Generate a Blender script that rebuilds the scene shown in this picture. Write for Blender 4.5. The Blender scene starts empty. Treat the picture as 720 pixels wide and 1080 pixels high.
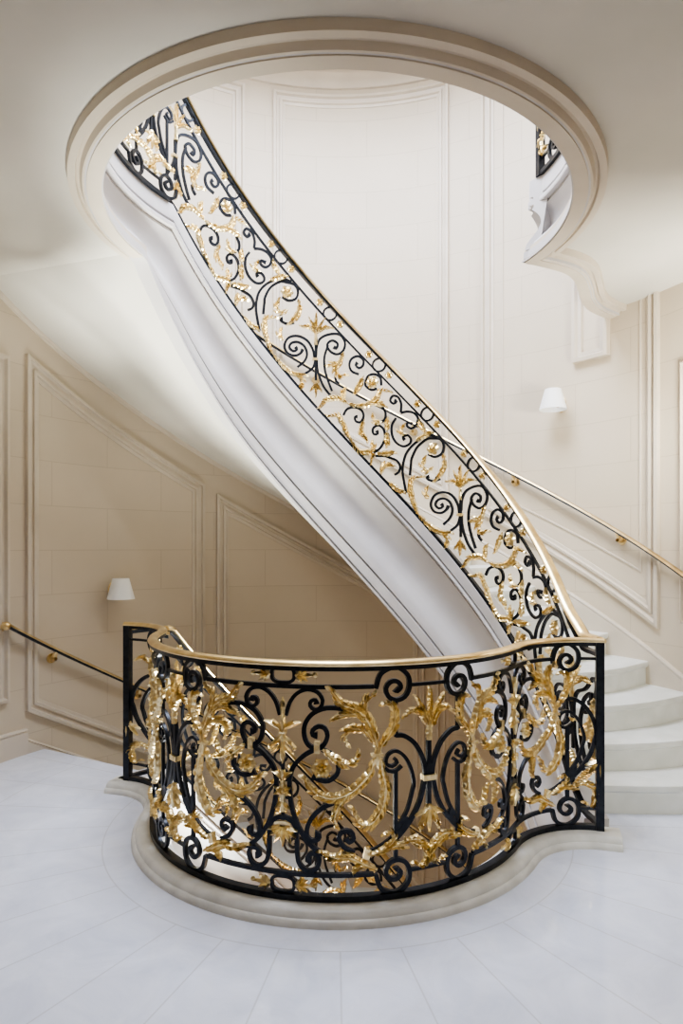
import bpy, math, random
from mathutils import Vector
random.seed(4)
R = math.radians
CX, CY = -.02, 3.8              # centre of the round stair well
RW = 2.62                       # outer wall radius
RG = 1.33                       # radius of the flight grille
FH = 3.8                        # floor to floor
sc = bpy.context.scene
col = bpy.context.scene.collection

# ------------------------------------------------------------ helpers
class MB:
    def __init__(s): s.v = []; s.f = []; s.uv = None
    def add(s, vs, fs):
        o = len(s.v); s.v += [tuple(p) for p in vs]; s.f += [tuple(i + o for i in f) for f in fs]
    def grid(s, rows, close_u=False, close_v=False, flip=False):
        n = len(rows); m = len(rows[0]); fs = []
        for i in range(n if close_u else n - 1):
            for j in range(m if close_v else m - 1):
                a, b = i, (i + 1) % n; c, d = j, (j + 1) % m
                q = (a*m + c, a*m + d, b*m + d, b*m + c)
                fs.append(q[::-1] if flip else q)
        s.add([p for r in rows for p in r], fs)
    def box(s, c, d, rz=0):
        ca, sa = math.cos(rz), math.sin(rz); vs = []
        for i in (-1, 1):
            for j in (-1, 1):
                for k in (-1, 1):
                    x, y = i*d[0]/2, j*d[1]/2
                    vs.append((c[0] + x*ca - y*sa, c[1] + x*sa + y*ca, c[2] + k*d[2]/2))
        s.add(vs, [(0,1,3,2),(4,6,7,5),(0,4,5,1),(2,3,7,6),(0,2,6,4),(1,5,7,3)])
    def build(s, name, mat, parent=None, smooth=True, angle=40, origin=None):
        me = bpy.data.meshes.new(name)
        o0 = Vector(origin) if origin else Vector((0, 0, 0))
        me.from_pydata([tuple(Vector(p) - o0) for p in s.v], [], s.f)
        me.materials.append(mat)
        if smooth and len(me.polygons):
            me.polygons.foreach_set('use_smooth', [True]*len(me.polygons))
            try: me.set_sharp_from_angle(angle=R(angle))
            except Exception: pass
        if s.uv:
            l = me.uv_layers.new(name='UVMap')
            for lp in me.loops: l.data[lp.index].uv = s.uv[lp.vertex_index]
        ob = bpy.data.objects.new(name, me); col.objects.link(ob)
        ob.location = o0
        if parent:
            ob.parent = parent; ob.location = o0 - parent.location if not parent.parent else o0 - parent.location - parent.parent.location
        return ob

def empty(name, loc, label=None, cat=None, group=None):
    o = bpy.data.objects.new(name, None); o.empty_display_size = .1; col.objects.link(o); o.location = loc
    if label: o['label'] = label
    if cat: o['category'] = cat
    if group: o['group'] = group
    return o
def struct(o): o['kind'] = 'structure'; return o
def dup(root, dz, label):
    r = root.copy(); col.objects.link(r); r.location = (root.location.x, root.location.y, root.location.z + dz); r['label'] = label
    for ch in list(root.children):
        c = ch.copy(); col.objects.link(c); c.parent = r
        for g in ch.children:
            d = g.copy(); col.objects.link(d); d.parent = c
    return r

def pol(r, p, z=0.): return Vector((CX + r*math.cos(R(p)), CY + r*math.sin(R(p)), z))
def zb_raw(p): return .06 + .0247*(p + 5.5)
def zb(p): return min(max(zb_raw(p), .06), FH + .06)
def soff(p): return 1.88 + .0245*(p - 97.6)
def lerp(a, b, t): return a + (b - a)*t
def ss(t): t = min(max(t, 0), 1); return t*t*(3 - 2*t)

# ------------------------------------------------------------ materials
def mat(name, color, rough=.5, metal=0., build=None, spec=None, coat=0):
    m = bpy.data.materials.new(name); m.use_nodes = True
    b = m.node_tree.nodes['Principled BSDF']
    b.inputs['Base Color'].default_value = (*color, 1); b.inputs['Roughness'].default_value = rough
    b.inputs['Metallic'].default_value = metal
    if coat: b.inputs['Coat Weight'].default_value = coat; b.inputs['Coat Roughness'].default_value = .08
    if build: build(m.node_tree, b)
    return m
def nd(t, typ, **kw):
    n = t.nodes.new(typ)
    for k, v in kw.items():
        if k in n.inputs: n.inputs[k].default_value = v
        else: setattr(n, k, v)
    return n
def noise_mix(t, b, c1, c2, scale, detail=5, bump=0, lo=.35, hi=.65, rough=None):
    tc = nd(t, 'ShaderNodeTexCoord'); n = nd(t, 'ShaderNodeTexNoise'); n.inputs['Scale'].default_value = scale; n.inputs['Detail'].default_value = detail
    t.links.new(tc.outputs['Object'], n.inputs['Vector'])
    r = nd(t, 'ShaderNodeValToRGB'); r.color_ramp.elements[0].position = lo; r.color_ramp.elements[1].position = hi
    r.color_ramp.elements[0].color = (*c1, 1); r.color_ramp.elements[1].color = (*c2, 1)
    t.links.new(n.outputs['Fac'], r.inputs['Fac']); t.links.new(r.outputs['Color'], b.inputs['Base Color'])
    if bump:
        bp = nd(t, 'ShaderNodeBump'); bp.inputs['Strength'].default_value = bump; bp.inputs['Distance'].default_value = .01
        t.links.new(n.outputs['Fac'], bp.inputs['Height']); t.links.new(bp.outputs['Normal'], b.inputs['Normal'])
    return r
def wall_nodes(c1, c2, cm):
    def f(t, b):
        uv = nd(t, 'ShaderNodeUVMap'); uv.uv_map = 'UVMap'
        br = nd(t, 'ShaderNodeTexBrick'); br.inputs['Scale'].default_value = 1
        br.inputs['Brick Width'].default_value = .98; br.inputs['Row Height'].default_value = .345
        br.inputs['Mortar Size'].default_value = .0045; br.inputs['Mortar Smooth'].default_value = .6
        br.inputs['Color1'].default_value = (*c1, 1); br.inputs['Color2'].default_value = (*c2, 1); br.inputs['Mortar'].default_value = (*cm, 1)
        t.links.new(uv.outputs['UV'], br.inputs['Vector'])
        n = nd(t, 'ShaderNodeTexNoise'); n.inputs['Scale'].default_value = 2.2; n.inputs['Detail'].default_value = 7
        tc = nd(t, 'ShaderNodeTexCoord'); t.links.new(tc.outputs['Object'], n.inputs['Vector'])
        mx = nd(t, 'ShaderNodeMix', data_type='RGBA', blend_type='MULTIPLY'); mx.inputs[0].default_value = .18
        r = nd(t, 'ShaderNodeValToRGB'); r.color_ramp.elements[0].position = .3; r.color_ramp.elements[1].position = .7
        r.color_ramp.elements[0].color = (.72, .7, .68, 1); r.color_ramp.elements[1].color = (1, 1, 1, 1)
        t.links.new(n.outputs['Fac'], r.inputs['Fac']); t.links.new(br.outputs['Color'], mx.inputs[6]); t.links.new(r.outputs['Color'], mx.inputs[7])
        t.links.new(mx.outputs[2], b.inputs['Base Color'])
        bp = nd(t, 'ShaderNodeBump'); bp.inputs['Strength'].default_value = .12; bp.inputs['Distance'].default_value = .01; bp.invert = True
        t.links.new(br.outputs['Fac'], bp.inputs['Height']); t.links.new(bp.outputs['Normal'], b.inputs['Normal'])
    return f
def floor_nodes(t, b):
    # pale marble slabs: a ring of stone round the balcony, wedges running outwards from it
    g = nd(t, 'ShaderNodeNewGeometry'); sx = nd(t, 'ShaderNodeSeparateXYZ'); t.links.new(g.outputs['Position'], sx.inputs[0])
    def mth(op, a, bb=None, c=None):
        n = nd(t, 'ShaderNodeMath', operation=op)
        for i, q in enumerate((a, bb, c)):
            if q is None: continue
            if isinstance(q, (int, float)): n.inputs[i].default_value = q
            else: t.links.new(q, n.inputs[i])
        return n.outputs[0]
    dx = mth('SUBTRACT', sx.outputs[0], CX); dy = mth('SUBTRACT', sx.outputs[1], CY)
    rr = mth('SQRT', mth('ADD', mth('MULTIPLY', dx, dx), mth('MULTIPLY', dy, dy)))
    an = mth('ARCTAN2', dy, dx)
    # radial joints past r 1.27, three rings
    def line(dist, w): return mth('SUBTRACT', 1.0, mth('SMOOTH_MIN', 1.0, mth('DIVIDE', dist, w), .3))
    seg = math.pi*2/34
    fa = mth('ABSOLUTE', mth('SUBTRACT', mth('FRACT', mth('DIVIDE', mth('ADD', an, .08), seg)), .5))
    da = mth('MULTIPLY', mth('MULTIPLY', mth('SUBTRACT', .5, fa), seg), rr)
    out = mth('GREATER_THAN', rr, 1.27)
    L = mth('MULTIPLY', mth('MAXIMUM', line(da, .005), 0.0), out)
    for rad in (1.27, 2.05, 3.1):
        L = mth('MAXIMUM', L, line(mth('ABSOLUTE', mth('SUBTRACT', rr, rad)), .005))
    n = nd(t, 'ShaderNodeTexNoise'); n.inputs['Scale'].default_value = 3.5; n.inputs['Detail'].default_value = 9; n.inputs['Roughness'].default_value = .65; n.inputs['Distortion'].default_value = .8
    t.links.new(g.outputs['Position'], n.inputs['Vector'])
    r = nd(t, 'ShaderNodeValToRGB'); r.color_ramp.elements[0].position = .3; r.color_ramp.elements[1].position = .68
    r.color_ramp.elements[0].color = (.60, .62, .70, 1); r.color_ramp.elements[1].color = (.76, .775, .84, 1)
    t.links.new(n.outputs['Fac'], r.inputs['Fac'])
    mx = nd(t, 'ShaderNodeMix', data_type='RGBA'); mx.inputs[7].default_value = (.40, .39, .38, 1)
    t.links.new(mth('MULTIPLY', L, .55), mx.inputs[0]); t.links.new(r.outputs['Color'], mx.inputs[6]); t.links.new(mx.outputs[2], b.inputs['Base Color'])

STONE = (.80, .76, .69)
M = {}
M['wall'] = mat('limestone_wall', STONE, .55, build=wall_nodes((.60, .515, .395), (.62, .53, .41), (.53, .445, .335)))
M['trim'] = mat('limestone_moulding', (.77, .73, .675), .5, build=lambda t, b: noise_mix(t, b, (.58, .505, .405), (.64, .56, .455), 3))
M['plaster'] = mat('ceiling_plaster', (.80, .785, .75), .6, build=lambda t, b: noise_mix(t, b, (.60, .57, .50), (.66, .62, .55), 1.5))
M['string'] = mat('string_plaster', (.83, .81, .785), .35, build=lambda t, b: noise_mix(t, b, (.52, .49, .475), (.59, .56, .54), 2.5))
M['step'] = mat('step_stone', (.76, .76, .71), .42, build=lambda t, b: noise_mix(t, b, (.70, .70, .64), (.79, .785, .74), 6, 8))
M['kerb'] = mat('kerb_stone', (.7, .68, .6), .35, build=lambda t, b: noise_mix(t, b, (.62, .60, .54), (.76, .74, .68), 9, 9))
M['floor'] = mat('polished_marble', (.72, .73, .76), .09, build=floor_nodes)
M['iron'] = mat('black_iron', (.012, .015, .02), .32, .55, build=lambda t, b: noise_mix(t, b, (.009, .011, .016), (.02, .024, .032), 30))
def gold_nodes(t, b):
    noise_mix(t, b, (.76, .58, .27), (1.0, .86, .52), 40, 3, bump=.3)
M['gold'] = mat('gilded_bronze', (.95, .72, .34), .29, 1., build=gold_nodes)
M['brass'] = mat('polished_brass', (.80, .62, .40), .30, 1., build=lambda t, b: noise_mix(t, b, (.62, .45, .21), (.82, .65, .36), 8))
M['shade'] = mat('white_lampshade', (.88, .87, .84), .8)
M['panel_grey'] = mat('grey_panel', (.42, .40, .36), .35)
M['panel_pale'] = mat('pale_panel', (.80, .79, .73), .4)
def emis(name, c, s):
    m = bpy.data.materials.new(name); m.use_nodes = True; t = m.node_tree; b = t.nodes['Principled BSDF']
    b.inputs['Base Color'].default_value = (.9, .9, .9, 1); b.inputs['Emission Color'].default_value = (*c, 1); b.inputs['Emission Strength'].default_value = s
    return m
M['sky'] = emis('laylight_glass', (.95, .97, 1.0), 3.0)

# ------------------------------------------------------------ plan curves
RB = 1.02; FR = .44; FA = R(74.92); SA = RB*FA; SE = SA + FR*FA      # bulge, fillets, half length
def uvec(a, b): return Vector((a*.9636 - b*.267, -a*.267 - b*.9636, 0))
def land_path(s):
    """grille line of the landing balcony: point and outward normal (towards the landing)"""
    if abs(s) <= SA:
        t = s/RB; p = (RB*math.sin(t), RB*math.cos(t)); n = (math.sin(t), math.cos(t))
    else:
        q = abs(s) - SA; sg = 1 if s > 0 else -1
        if q <= FR*FA:
            t = q/FR; ang = R(180 + 15.08) + t      # direction from fillet centre
            p = (sg*(1.41 + FR*math.cos(ang)), .38 + FR*math.sin(ang)); n = (-sg*math.cos(ang), -math.sin(ang))
        else:
            p = (sg*(1.41 + q - FR*FA), -.06); n = (0, 1)
    P = uvec(*p); N = uvec(*n)
    return Vector((CX, CY, 0)) + P, N
def land_map(s, z, n=0):
    P, N = land_path(s); return Vector((P.x + N.x*n, P.y + N.y*n, z))
def cyl_map(r):
    # s is the arc length along radius r counted from angle 0, n points into the well
    def f(s, z, n=0):
        p = s/r; q = r - n
        return Vector((CX + q*math.cos(p), CY + q*math.sin(p), z))
    return f
def fl_r(p):     # plan radius of the flight grille, easing out to the end posts
    return RG + .08*ss((3 - p)/16)
def fl_map(s, z, n=0):
    p = s/RG; q = fl_r(math.degrees(p)) - n
    return Vector((CX + q*math.cos(p), CY + q*math.sin(p), z))

# ------------------------------------------------------------ drawing on a surface: (s, z) polylines
def smooth_pts(pts, step=.012):
    if len(pts) < 3:
        (x0, y0), (x1, y1) = pts; n = max(1, int(math.hypot(x1-x0, y1-y0)/.04))
        return [(lerp(x0, x1, i/n), lerp(y0, y1, i/n)) for i in range(n + 1)]
    out = []
    P = [(2*pts[0][0]-pts[1][0], 2*pts[0][1]-pts[1][1])] + list(pts) + [(2*pts[-1][0]-pts[-2][0], 2*pts[-1][1]-pts[-2][1])]
    for i in range(1, len(P) - 2):
        a, b, c, d = P[i-1:i+3]; L = math.hypot(c[0]-b[0], c[1]-b[1]); n = max(2, int(L/step))
        for k in range(n):
            t = k/n; t2 = t*t; t3 = t2*t
            out.append(tuple(.5*((2*b[j]) + (-a[j]+c[j])*t + (2*a[j]-5*b[j]+4*c[j]-d[j])*t2 + (-a[j]+3*b[j]-3*c[j]+d[j])*t3) for j in (0, 1)))
    out.append(tuple(pts[-1])); return out
def norm2(pts):
    ns = []
    for i in range(len(pts)):
        a = pts[max(i-1, 0)]; b = pts[min(i+1, len(pts)-1)]
        dx, dy = b[0]-a[0], b[1]-a[1]; l = math.hypot(dx, dy) or 1; ns.append((-dy/l, dx/l))
    return ns
def bar(mb, mp, pts, w=.017, t=.014, curl=False, raw=False, n0=0):
    """flat wrought bar following pts"""
    q = pts if raw else smooth_pts(pts); ns = norm2(q); rows = []; N = len(q)
    for i, (p, n) in enumerate(zip(q, ns)):
        k = 1
        if curl:
            e = (N - 1 - i)/max(N*.06, 1)
            if e < 1: k = 1.0 + .55*(1 - e)
        h = w/2*k
        rows.append([mp(p[0]+n[0]*a*h, p[1]+n[1]*a*h, n0 + b*t/2) for a, b in ((-1, -1), (-1, 1), (1, 1), (1, -1))])
    mb.grid(rows, close_v=True)
    o = len(mb.v) - 4*N; mb.f += [(o, o+1, o+2, o+3), (o+4*N-1, o+4*N-2, o+4*N-3, o+4*N-4)]
def tube(mb, mp, pts, r0, r1, n0=.004, raw=False, sides=6, bulge=0):
    q = pts if raw else smooth_pts(pts); ns = norm2(q); rows = []; N = len(q)
    for i, (p, n) in enumerate(zip(q, ns)):
        t = i/max(N-1, 1); r = lerp(r0, r1, t) + bulge*math.sin(math.pi*t)
        rows.append([mp(p[0]+n[0]*r*math.cos(a), p[1]+n[1]*r*math.cos(a), n0 + r*math.sin(a)) for a in [2*math.pi*k/sides for k in range(sides)]])
    mb.grid(rows, close_v=True)
    o = len(mb.v) - sides*N; mb.f += [tuple(o+k for k in range(sides)), tuple(len(mb.v)-1-k for k in range(sides))]
def blade(mb, mp, p, d, L, w, curl=0., n0=.006, up=.012):
    """one pointed leaf lobe, a closed little solid with a ridge"""
    prof = (.5, .92, 1.0, .78, .22); rows = []; x, y = p; a = math.atan2(d[1], d[0])
    for i, k in enumerate(prof):
        nx, ny = -math.sin(a), math.cos(a); h = w*k*.5; lift = n0 + up*math.sin(math.pi*(.15+.7*i/4))
        rows.append([mp(x+nx*h, y+ny*h, lift*.45), mp(x, y, lift + .004), mp(x-nx*h, y-ny*h, lift*.45), mp(x, y, -.002)])
        a += curl/4; x += math.cos(a)*L/4; y += math.sin(a)*L/4
    mb.grid(rows, close_v=True)
def acanthus(mb, mp, pts, w=.045, lobes=None, r=.008, one=False, n0=.008):
    """gilded acanthus frond: tapering stem with lobes on both sides, curling at the tip"""
    q = smooth_pts(pts, .008); ns = norm2(q); N = len(q)
    L = sum(math.hypot(q[i+1][0]-q[i][0], q[i+1][1]-q[i][1]) for i in range(N-1))
    tube(mb, mp, q, r, r*.45, n0=n0, raw=True)
    w *= .92; k = lobes or max(3, int(L/(w*.56)))
    for i in range(k):
        t = (i + .6)/k; j = min(int(t*(N-1)), N-1)
        pr = (.45 + .75*math.sin(math.pi*min(1, t*.9+.08)))*w
        for sg in (1, -1):
            n = ns[j]; d0 = (n[1], -n[0])          # forward direction
            c, s_ = math.cos(.95), math.sin(.95)
            d = (d0[0]*c + n[0]*sg*s_, d0[1]*c + n[1]*sg*s_)
            blade(mb, mp, q[j], d, pr*random.uniform(.95, 1.15), pr*.46, curl=-sg*1.1 + sg*random.uniform(-.25, .25), n0=random.uniform(.004, .010), up=random.uniform(.010, .018))
    n = ns[-1]; blade(mb, mp, q[-1], (n[1], -n[0]), w*.8, w*.5, curl=.6)
    # bead where the tip rolls over
    dome(mb, mp, q[-1][0], q[-1][1], w*.17, .014)
def dome(mb, mp, s, z, r, h, petals=0, n0=0, amp=.25):
    seg = 12 if not petals else petals*4; rows = []
    for i in range(4):
        a = i/3*math.pi/2; rr = r*math.cos(a)
        rows.append([mp(s + (rr*(1 + (amp*math.cos(petals*2*math.pi*k/seg) if petals else 0)*math.cos(a)) + .0002)*math.cos(2*math.pi*k/seg),
                        z + (rr*(1 + (amp*math.cos(petals*2*math.pi*k/seg) if petals else 0)*math.cos(a)) + .0002)*math.sin(2*math.pi*k/seg), n0 + h*math.sin(a)) for k in range(seg)])
    mb.grid(rows, close_v=True)
def rosette(mb, mp, s, z, r=.042):
    for q in range(6):
        a = 2*math.pi*q/6
        blade(mb, mp, (s + r*.2*math.cos(a), z + r*.2*math.sin(a)), (math.cos(a), math.sin(a)), r*.85, r*.95, up=.012)
        blade(mb, mp, (s + r*.1*math.cos(a+.5), z + r*.1*math.sin(a+.5)), (math.cos(a+.5), math.sin(a+.5)), r*.55, r*.5, up=.02, n0=.012)
    dome(mb, mp, s, z, r*.28, .03)
    dome(mb, mp, s, z, r*.75, .01, petals=6)
def spray(mb, mp, s, z, sg, k=1.):
    """small horizontal finial beside the rail ovals"""
    for a, l in ((0, .055), (.5, .04), (-.5, .04), (1.0, .026), (-1.0, .026)):
        blade(mb, mp, (s, z), (sg*math.cos(a), math.sin(a)), l*k, .016*k, up=.008)
    dome(mb, mp, s + sg*.058*k, z, .009*k, .01); dome(mb, mp, s, z, .009*k, .012)

# ------------------------------------------------------------ camera
cam = bpy.data.cameras.new('camera'); co = bpy.data.objects.new('camera', cam); col.objects.link(co)
cam.sensor_fit = 'VERTICAL'; cam.sensor_height = 36; cam.lens = 36*700/1080; cam.shift_y = 37.5/1080
co.location = (0, 0, 1.54); co.rotation_euler = (R(90), 0, 0); sc.camera = co; cam.clip_start = .05

# ------------------------------------------------------------ outer walls
def wall_plan():
    pts = [(-2.64, -2.6)] + [(-2.64, y) for y in (-1, .5, 2, 3)]
    pts += [tuple(pol(RW, p)[:2]) for p in range(180, -1, -3)]
    pts += [(2.60, y) for y in (3, 2, .5, -1, -2.6)]
    return pts
def wall_mesh(name, pts, u0, z0, z1, thick=.25):
    mb = MB(); u = u0; uv = []; inner = []; outer = []
    for i, p in enumerate(pts):
        if i: u += math.hypot(p[0]-pts[i-1][0], p[1]-pts[i-1][1])
        a = pts[max(i-1, 0)]; b = pts[min(i+1, len(pts)-1)]; dx, dy = b[0]-a[0], b[1]-a[1]; l = math.hypot(dx, dy)
        o = (p[0]-dy/l*thick, p[1]+dx/l*thick)
        inner.append([(p[0], p[1], z0), (p[0], p[1], z1), (o[0], o[1], z1), (o[0], o[1], z0)]); uv += [(u, z0+4), (u, z1+4), (u, z1+4), (u, z0+4)]
    mb.grid(inner, close_v=True); mb.uv = uv
    n = len(mb.v); mb.f += [(0, 1, 2, 3), (n-1, n-2, n-3, n-4)]
    return struct(mb.build(name, M['wall'], angle=30)), u
wp = wall_plan(); mid = 5 + 30
_, u = wall_mesh('wall_left', wp[:mid+1], 0, -3.8, 6.3)
wall_mesh('wall_right', wp[mid:], u, -3.8, 6.3)
wall_mesh('wall_front', [(2.60, -2.6), (-2.64, -2.6)], 0, -3.8, 6.3)

# ------------------------------------------------------------ slabs
def slab(name, outline, z0, z1, m):
    mb = MB(); n = len(outline)
    mb.add([(x, y, z0) for x, y in outline] + [(x, y, z1) for x, y in outline],
           [tuple(range(n))[::-1], tuple(range(n, 2*n))] + [(i, (i+1) % n, n+(i+1) % n, n+i) for i in range(n)])
    import bmesh
    ob = mb.build(name, m, smooth=False)
    bm = bmesh.new(); bm.from_mesh(ob.data); bmesh.ops.triangulate(bm, faces=[f for f in bm.faces if len(f.verts) > 4]); bmesh.ops.recalc_face_normals(bm, faces=bm.faces); bm.to_mesh(ob.data); bm.free()
    return struct(ob)
def xy(v): return (v[0], v[1])
P0 = 2.5; P1 = 150.4
def lp(s, off): P, N = land_path(s); return (P.x + N.x*off, P.y + N.y*off)
ss_ = [-SE + 2*SE*i/60 for i in range(61)]
room = [(2.60, 3), (2.60, -2.6), (-2.64, -2.6), (-2.64, 3)]
out = [xy(pol(RW, P1)), xy(pol(1.38, P1)), xy(pol(1.40, 156))] + [lp(s, -.05) for s in ss_] + [xy(pol(1.42, -8)), xy(pol(1.40, -3)), xy(pol(1.38, P0)), xy(pol(RW, P0)), xy(pol(RW, 1))]
out += room + [xy(pol(RW, p)) for p in (180, 176, 172, 168, 164, 160, 156, 153)]
slab('floor', out, -.37, 0, M['floor'])
# ogee edge of the upper landing, from the cusp to the wall
OG = [(1.172, 4.25), (1.30, 4.30), (1.402, 4.363), (1.50, 4.43), (1.575, 4.52), (1.64, 4.64), (1.70, 4.76), (1.77, 4.91), (1.88, 5.08), (2.0, 5.20), (2.126, 5.30), (2.16, 5.33)]
def ceil_outline(pa, r):
    o = [xy(pol(RW, pa)), xy(pol(r, pa))]
    a = pa
    while a < 378: a += 3; o.append(xy(pol(r, min(a, 380.8))))
    o[-1] = xy(pol(r, 376.0))
    og = []
    for i in range(1, len(OG)):
        p, q = OG[i-1], OG[min(i+1, len(OG)-1)]; dx, dy = q[0]-p[0], q[1]-p[1]; l = math.hypot(dx, dy)
        og.append((OG[i][0] + dy/l*.12, OG[i][1] - dx/l*.12))
    o += og + [xy(pol(RW, p)) for p in (29, 25, 20, 15, 10, 5, 1)] + room + [xy(pol(RW, p)) for p in range(180, int(pa) + 2, -4)]
    return o
slab('ceiling', ceil_outline(161, 1.42), 3.43, 3.56, M['plaster'])
slab('floor', ceil_outline(150.4, 1.40), 3.66, 3.80, M['floor'])
mbf = MB(); mbf.box((0, 1.9, -3.85), (5.9, 9.4, .1)); struct(mbf.build('floor', M['floor'], smooth=False))

# top of the well: flat ceiling with a round laylight
mb = MB(); rows = []
for i in range(73):
    a = 5*i; rows.append([pol(1.75, a, 6.12), pol(1.75, a, 6.3), pol(3.2, a, 6.3), pol(3.2, a, 6.12)])
mb.grid(rows, close_v=True); struct(mb.build('ceiling', M['plaster']))
mb = MB(); mb.box((0, -1.2, 6.21), (6, 3.8, .18)); struct(mb.build('ceiling', M['plaster'], smooth=False))
mb = MB(); rows = []
for i in range(73):
    a = 5*i; rows.append([pol(1.74, a, 6.2), pol(.001, a, 6.22)])
mb.grid(rows, flip=False); struct(mb.build('window_1', M['sky']))

# ------------------------------------------------------------ sweeps with a profile
def sweep(mb, frames, prof, caps=True, closed=True):
    """frames: (point, outward normal) ; prof: (out, up)"""
    rows = [[(P[0] + N[0]*o, P[1] + N[1]*o, P[2] + z) for o, z in prof] for P, N in frames]
    mb.grid(rows, close_v=closed)
    if caps:
        n = len(prof); o = len(mb.v) - n*len(rows); mb.f += [tuple(o+i for i in range(n)), tuple(len(mb.v)-1-i for i in range(n))]
def ring_frames(r, a0, a1, z, step=2.):
    n = max(2, int(abs(a1-a0)/step)); fr = []
    for i in range(n+1):
        a = lerp(a0, a1, i/n); zz = z(a) if callable(z) else z
        fr.append((pol(r, a, zz), (-math.cos(R(a)), -math.sin(R(a)))))
    return fr
trim_n = [0]
def trim(mb, m='trim', angle=35):
    trim_n[0] += 1; return struct(mb.build('trim_%d' % trim_n[0], M[m], angle=angle))

# moulding ring on the underside of the ceiling round the well, and along the ogee edge
CP = [(-.01, .0), (-.003, -.06), (-.074, -.06), (-.076, -.050), (-.084, -.050), (-.086, -.056), (-.095, -.054), (-.108, -.026), (-.122, -.018), (-.128, -.034), (-.163, -.034), (-.166, -.002), (-.166, .03), (-.01, .03)]
mb = MB(); sweep(mb, ring_frames(1.27, 161.5, 380.8, 3.42), CP)
# ogee
fr = []
og = smooth_pts([OG[0]] + OG[2:], .04)
for i, (x, y) in enumerate(og):
    a = og[max(i-1, 0)]; b = og[min(i+1, len(og)-1)]; dx, dy = b[0]-a[0], b[1]-a[1]; l = math.hypot(dx, dy)
    fr.append(((x, y, 3.42), (-dy/l, dx/l)))
fr[0] = (fr[0][0], (-.75, 1.0))
sweep(mb, fr, CP); trim(mb)

# fascia profile of strings and landings: offset into the well as a function of depth fraction
def fascia_rows(mb, frames, prof):
    """frames: (xy point, normal, ztop, zbottom)"""
    rows = []
    for P, N, zt, zl in frames:
        H = zt - zl
        rows.append([(P[0] + N[0]*o, P[1] + N[1]*o, (zt - a if b == 1 else (zt - .172 - a*(H - .172) if b == 2 else zt - a*H))) for o, a, b in prof])
    mb.grid(rows, close_v=True)
    n = len(prof); o = len(mb.v) - n*len(rows); mb.f += [tuple(o+i for i in range(n)), tuple(len(mb.v)-1-i for i in range(n))]
# (offset, depth, absolute?)
FP = [(-.13, 0, 0), (.0, 0, 0), (.004, .006, 1), (.004, .105, 1), (-.020, .108, 1), (-.020, .124, 1), (.010, .128, 1), (.014, .142, 1), (.010, .155, 1), (-.022, .158, 1), (-.022, .174, 1),
      (-.010, .185, 1)]
for k in range(1, 10):
    t = k/10; FP.append((-.012 - .055*math.sin(math.pi*min(1, t*1.15)) + .040*ss((t-.45)/.55), lerp(.04, .76, t), 2))
FP += [(.030, .765, 2), (.032, .785, 2), (.006, .79, 2), (.006, .81, 2), (.038, .815, 2), (.042, .945, 2), (.018, .95, 2), (.018, .97, 2), (.050, .97, 2), (.050, 1.0, 0), (-.05, 1.0, 0)]
def slope_bottom(p): return min(soff(p) - .20 + .08*ss((p-120)/40), 3.366)
def string_frames(a0, a1, r, top, bot, step=2.):
    n = int(abs(a1-a0)/step); o = []
    for i in range(n+1):
        a = lerp(a0, a1, i/n); rr = r(a) if callable(r) else r
        o.append((pol(rr, a), (-math.cos(R(a)), -math.sin(R(a))), top(a), bot(a)))
    return o
# upper landing fascia ring, beyond the head of the flight
mb = MB(); fascia_rows(mb, string_frames(150.4, 380.8, 1.315, lambda a: 3.86, lambda a: slope_bottom(a) if a < 170 else 3.366), FP)
trim(mb, 'string')
mb = MB(); fr = []
for i, (x, y) in enumerate(og):
    a = og[max(i-1, 0)]; b = og[min(i+1, len(og)-1)]; dx, dy = b[0]-a[0], b[1]-a[1]; l = math.hypot(dx, dy)
    fr.append(((x + dy/l*.05, y - dx/l*.05), (-dy/l, dx/l), 3.86, 3.366))
fr[0] = (fr[0][0], (-.75, 1.0), 3.86, 3.366)
fascia_rows(mb, fr, FP); trim(mb, 'string')
# fascia under our own landing, facing the well
mb = MB(); fr = []
for s in ss_:
    P, N = land_path(s); fr.append(((P.x - N.x*.05, P.y - N.y*.05), (-N.x, -N.y), .0, -.44))
fascia_rows(mb, fr, FP); trim(mb, 'string')
mb = MB(); fascia_rows(mb, string_frames(148, 162, lambda a: 1.28 + .08*ss((a-148)/12), lambda a: .06, lambda a: min(slope_bottom(a) - 3.8, -.44)), FP); trim(mb, 'string')
# stone kerb that carries the balustrade
KP = [(-.06, 0), (-.06, .05), (-.05, .06), (.060, .06), (.072, .057), (.082, .049), (.088, .038), (.090, .030), (.096, .029), (.103, .024), (.108, .014), (.110, 0)]
mb = MB(); fr = []
for i in range(81):
    s = -SE - .10 + 2*(SE + .10)*i/80; P, N = land_path(s); fr.append(((P.x, P.y, 0), (N.x, N.y)))
sweep(mb, fr, KP)
kerb = empty('stone_kerb', (CX, CY - 1, 0), 'pale grey stone kerb with rounded edge under the lower balcony balustrade', 'kerb')
mb.build('kerb_course', M['kerb'], kerb, angle=35)

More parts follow.
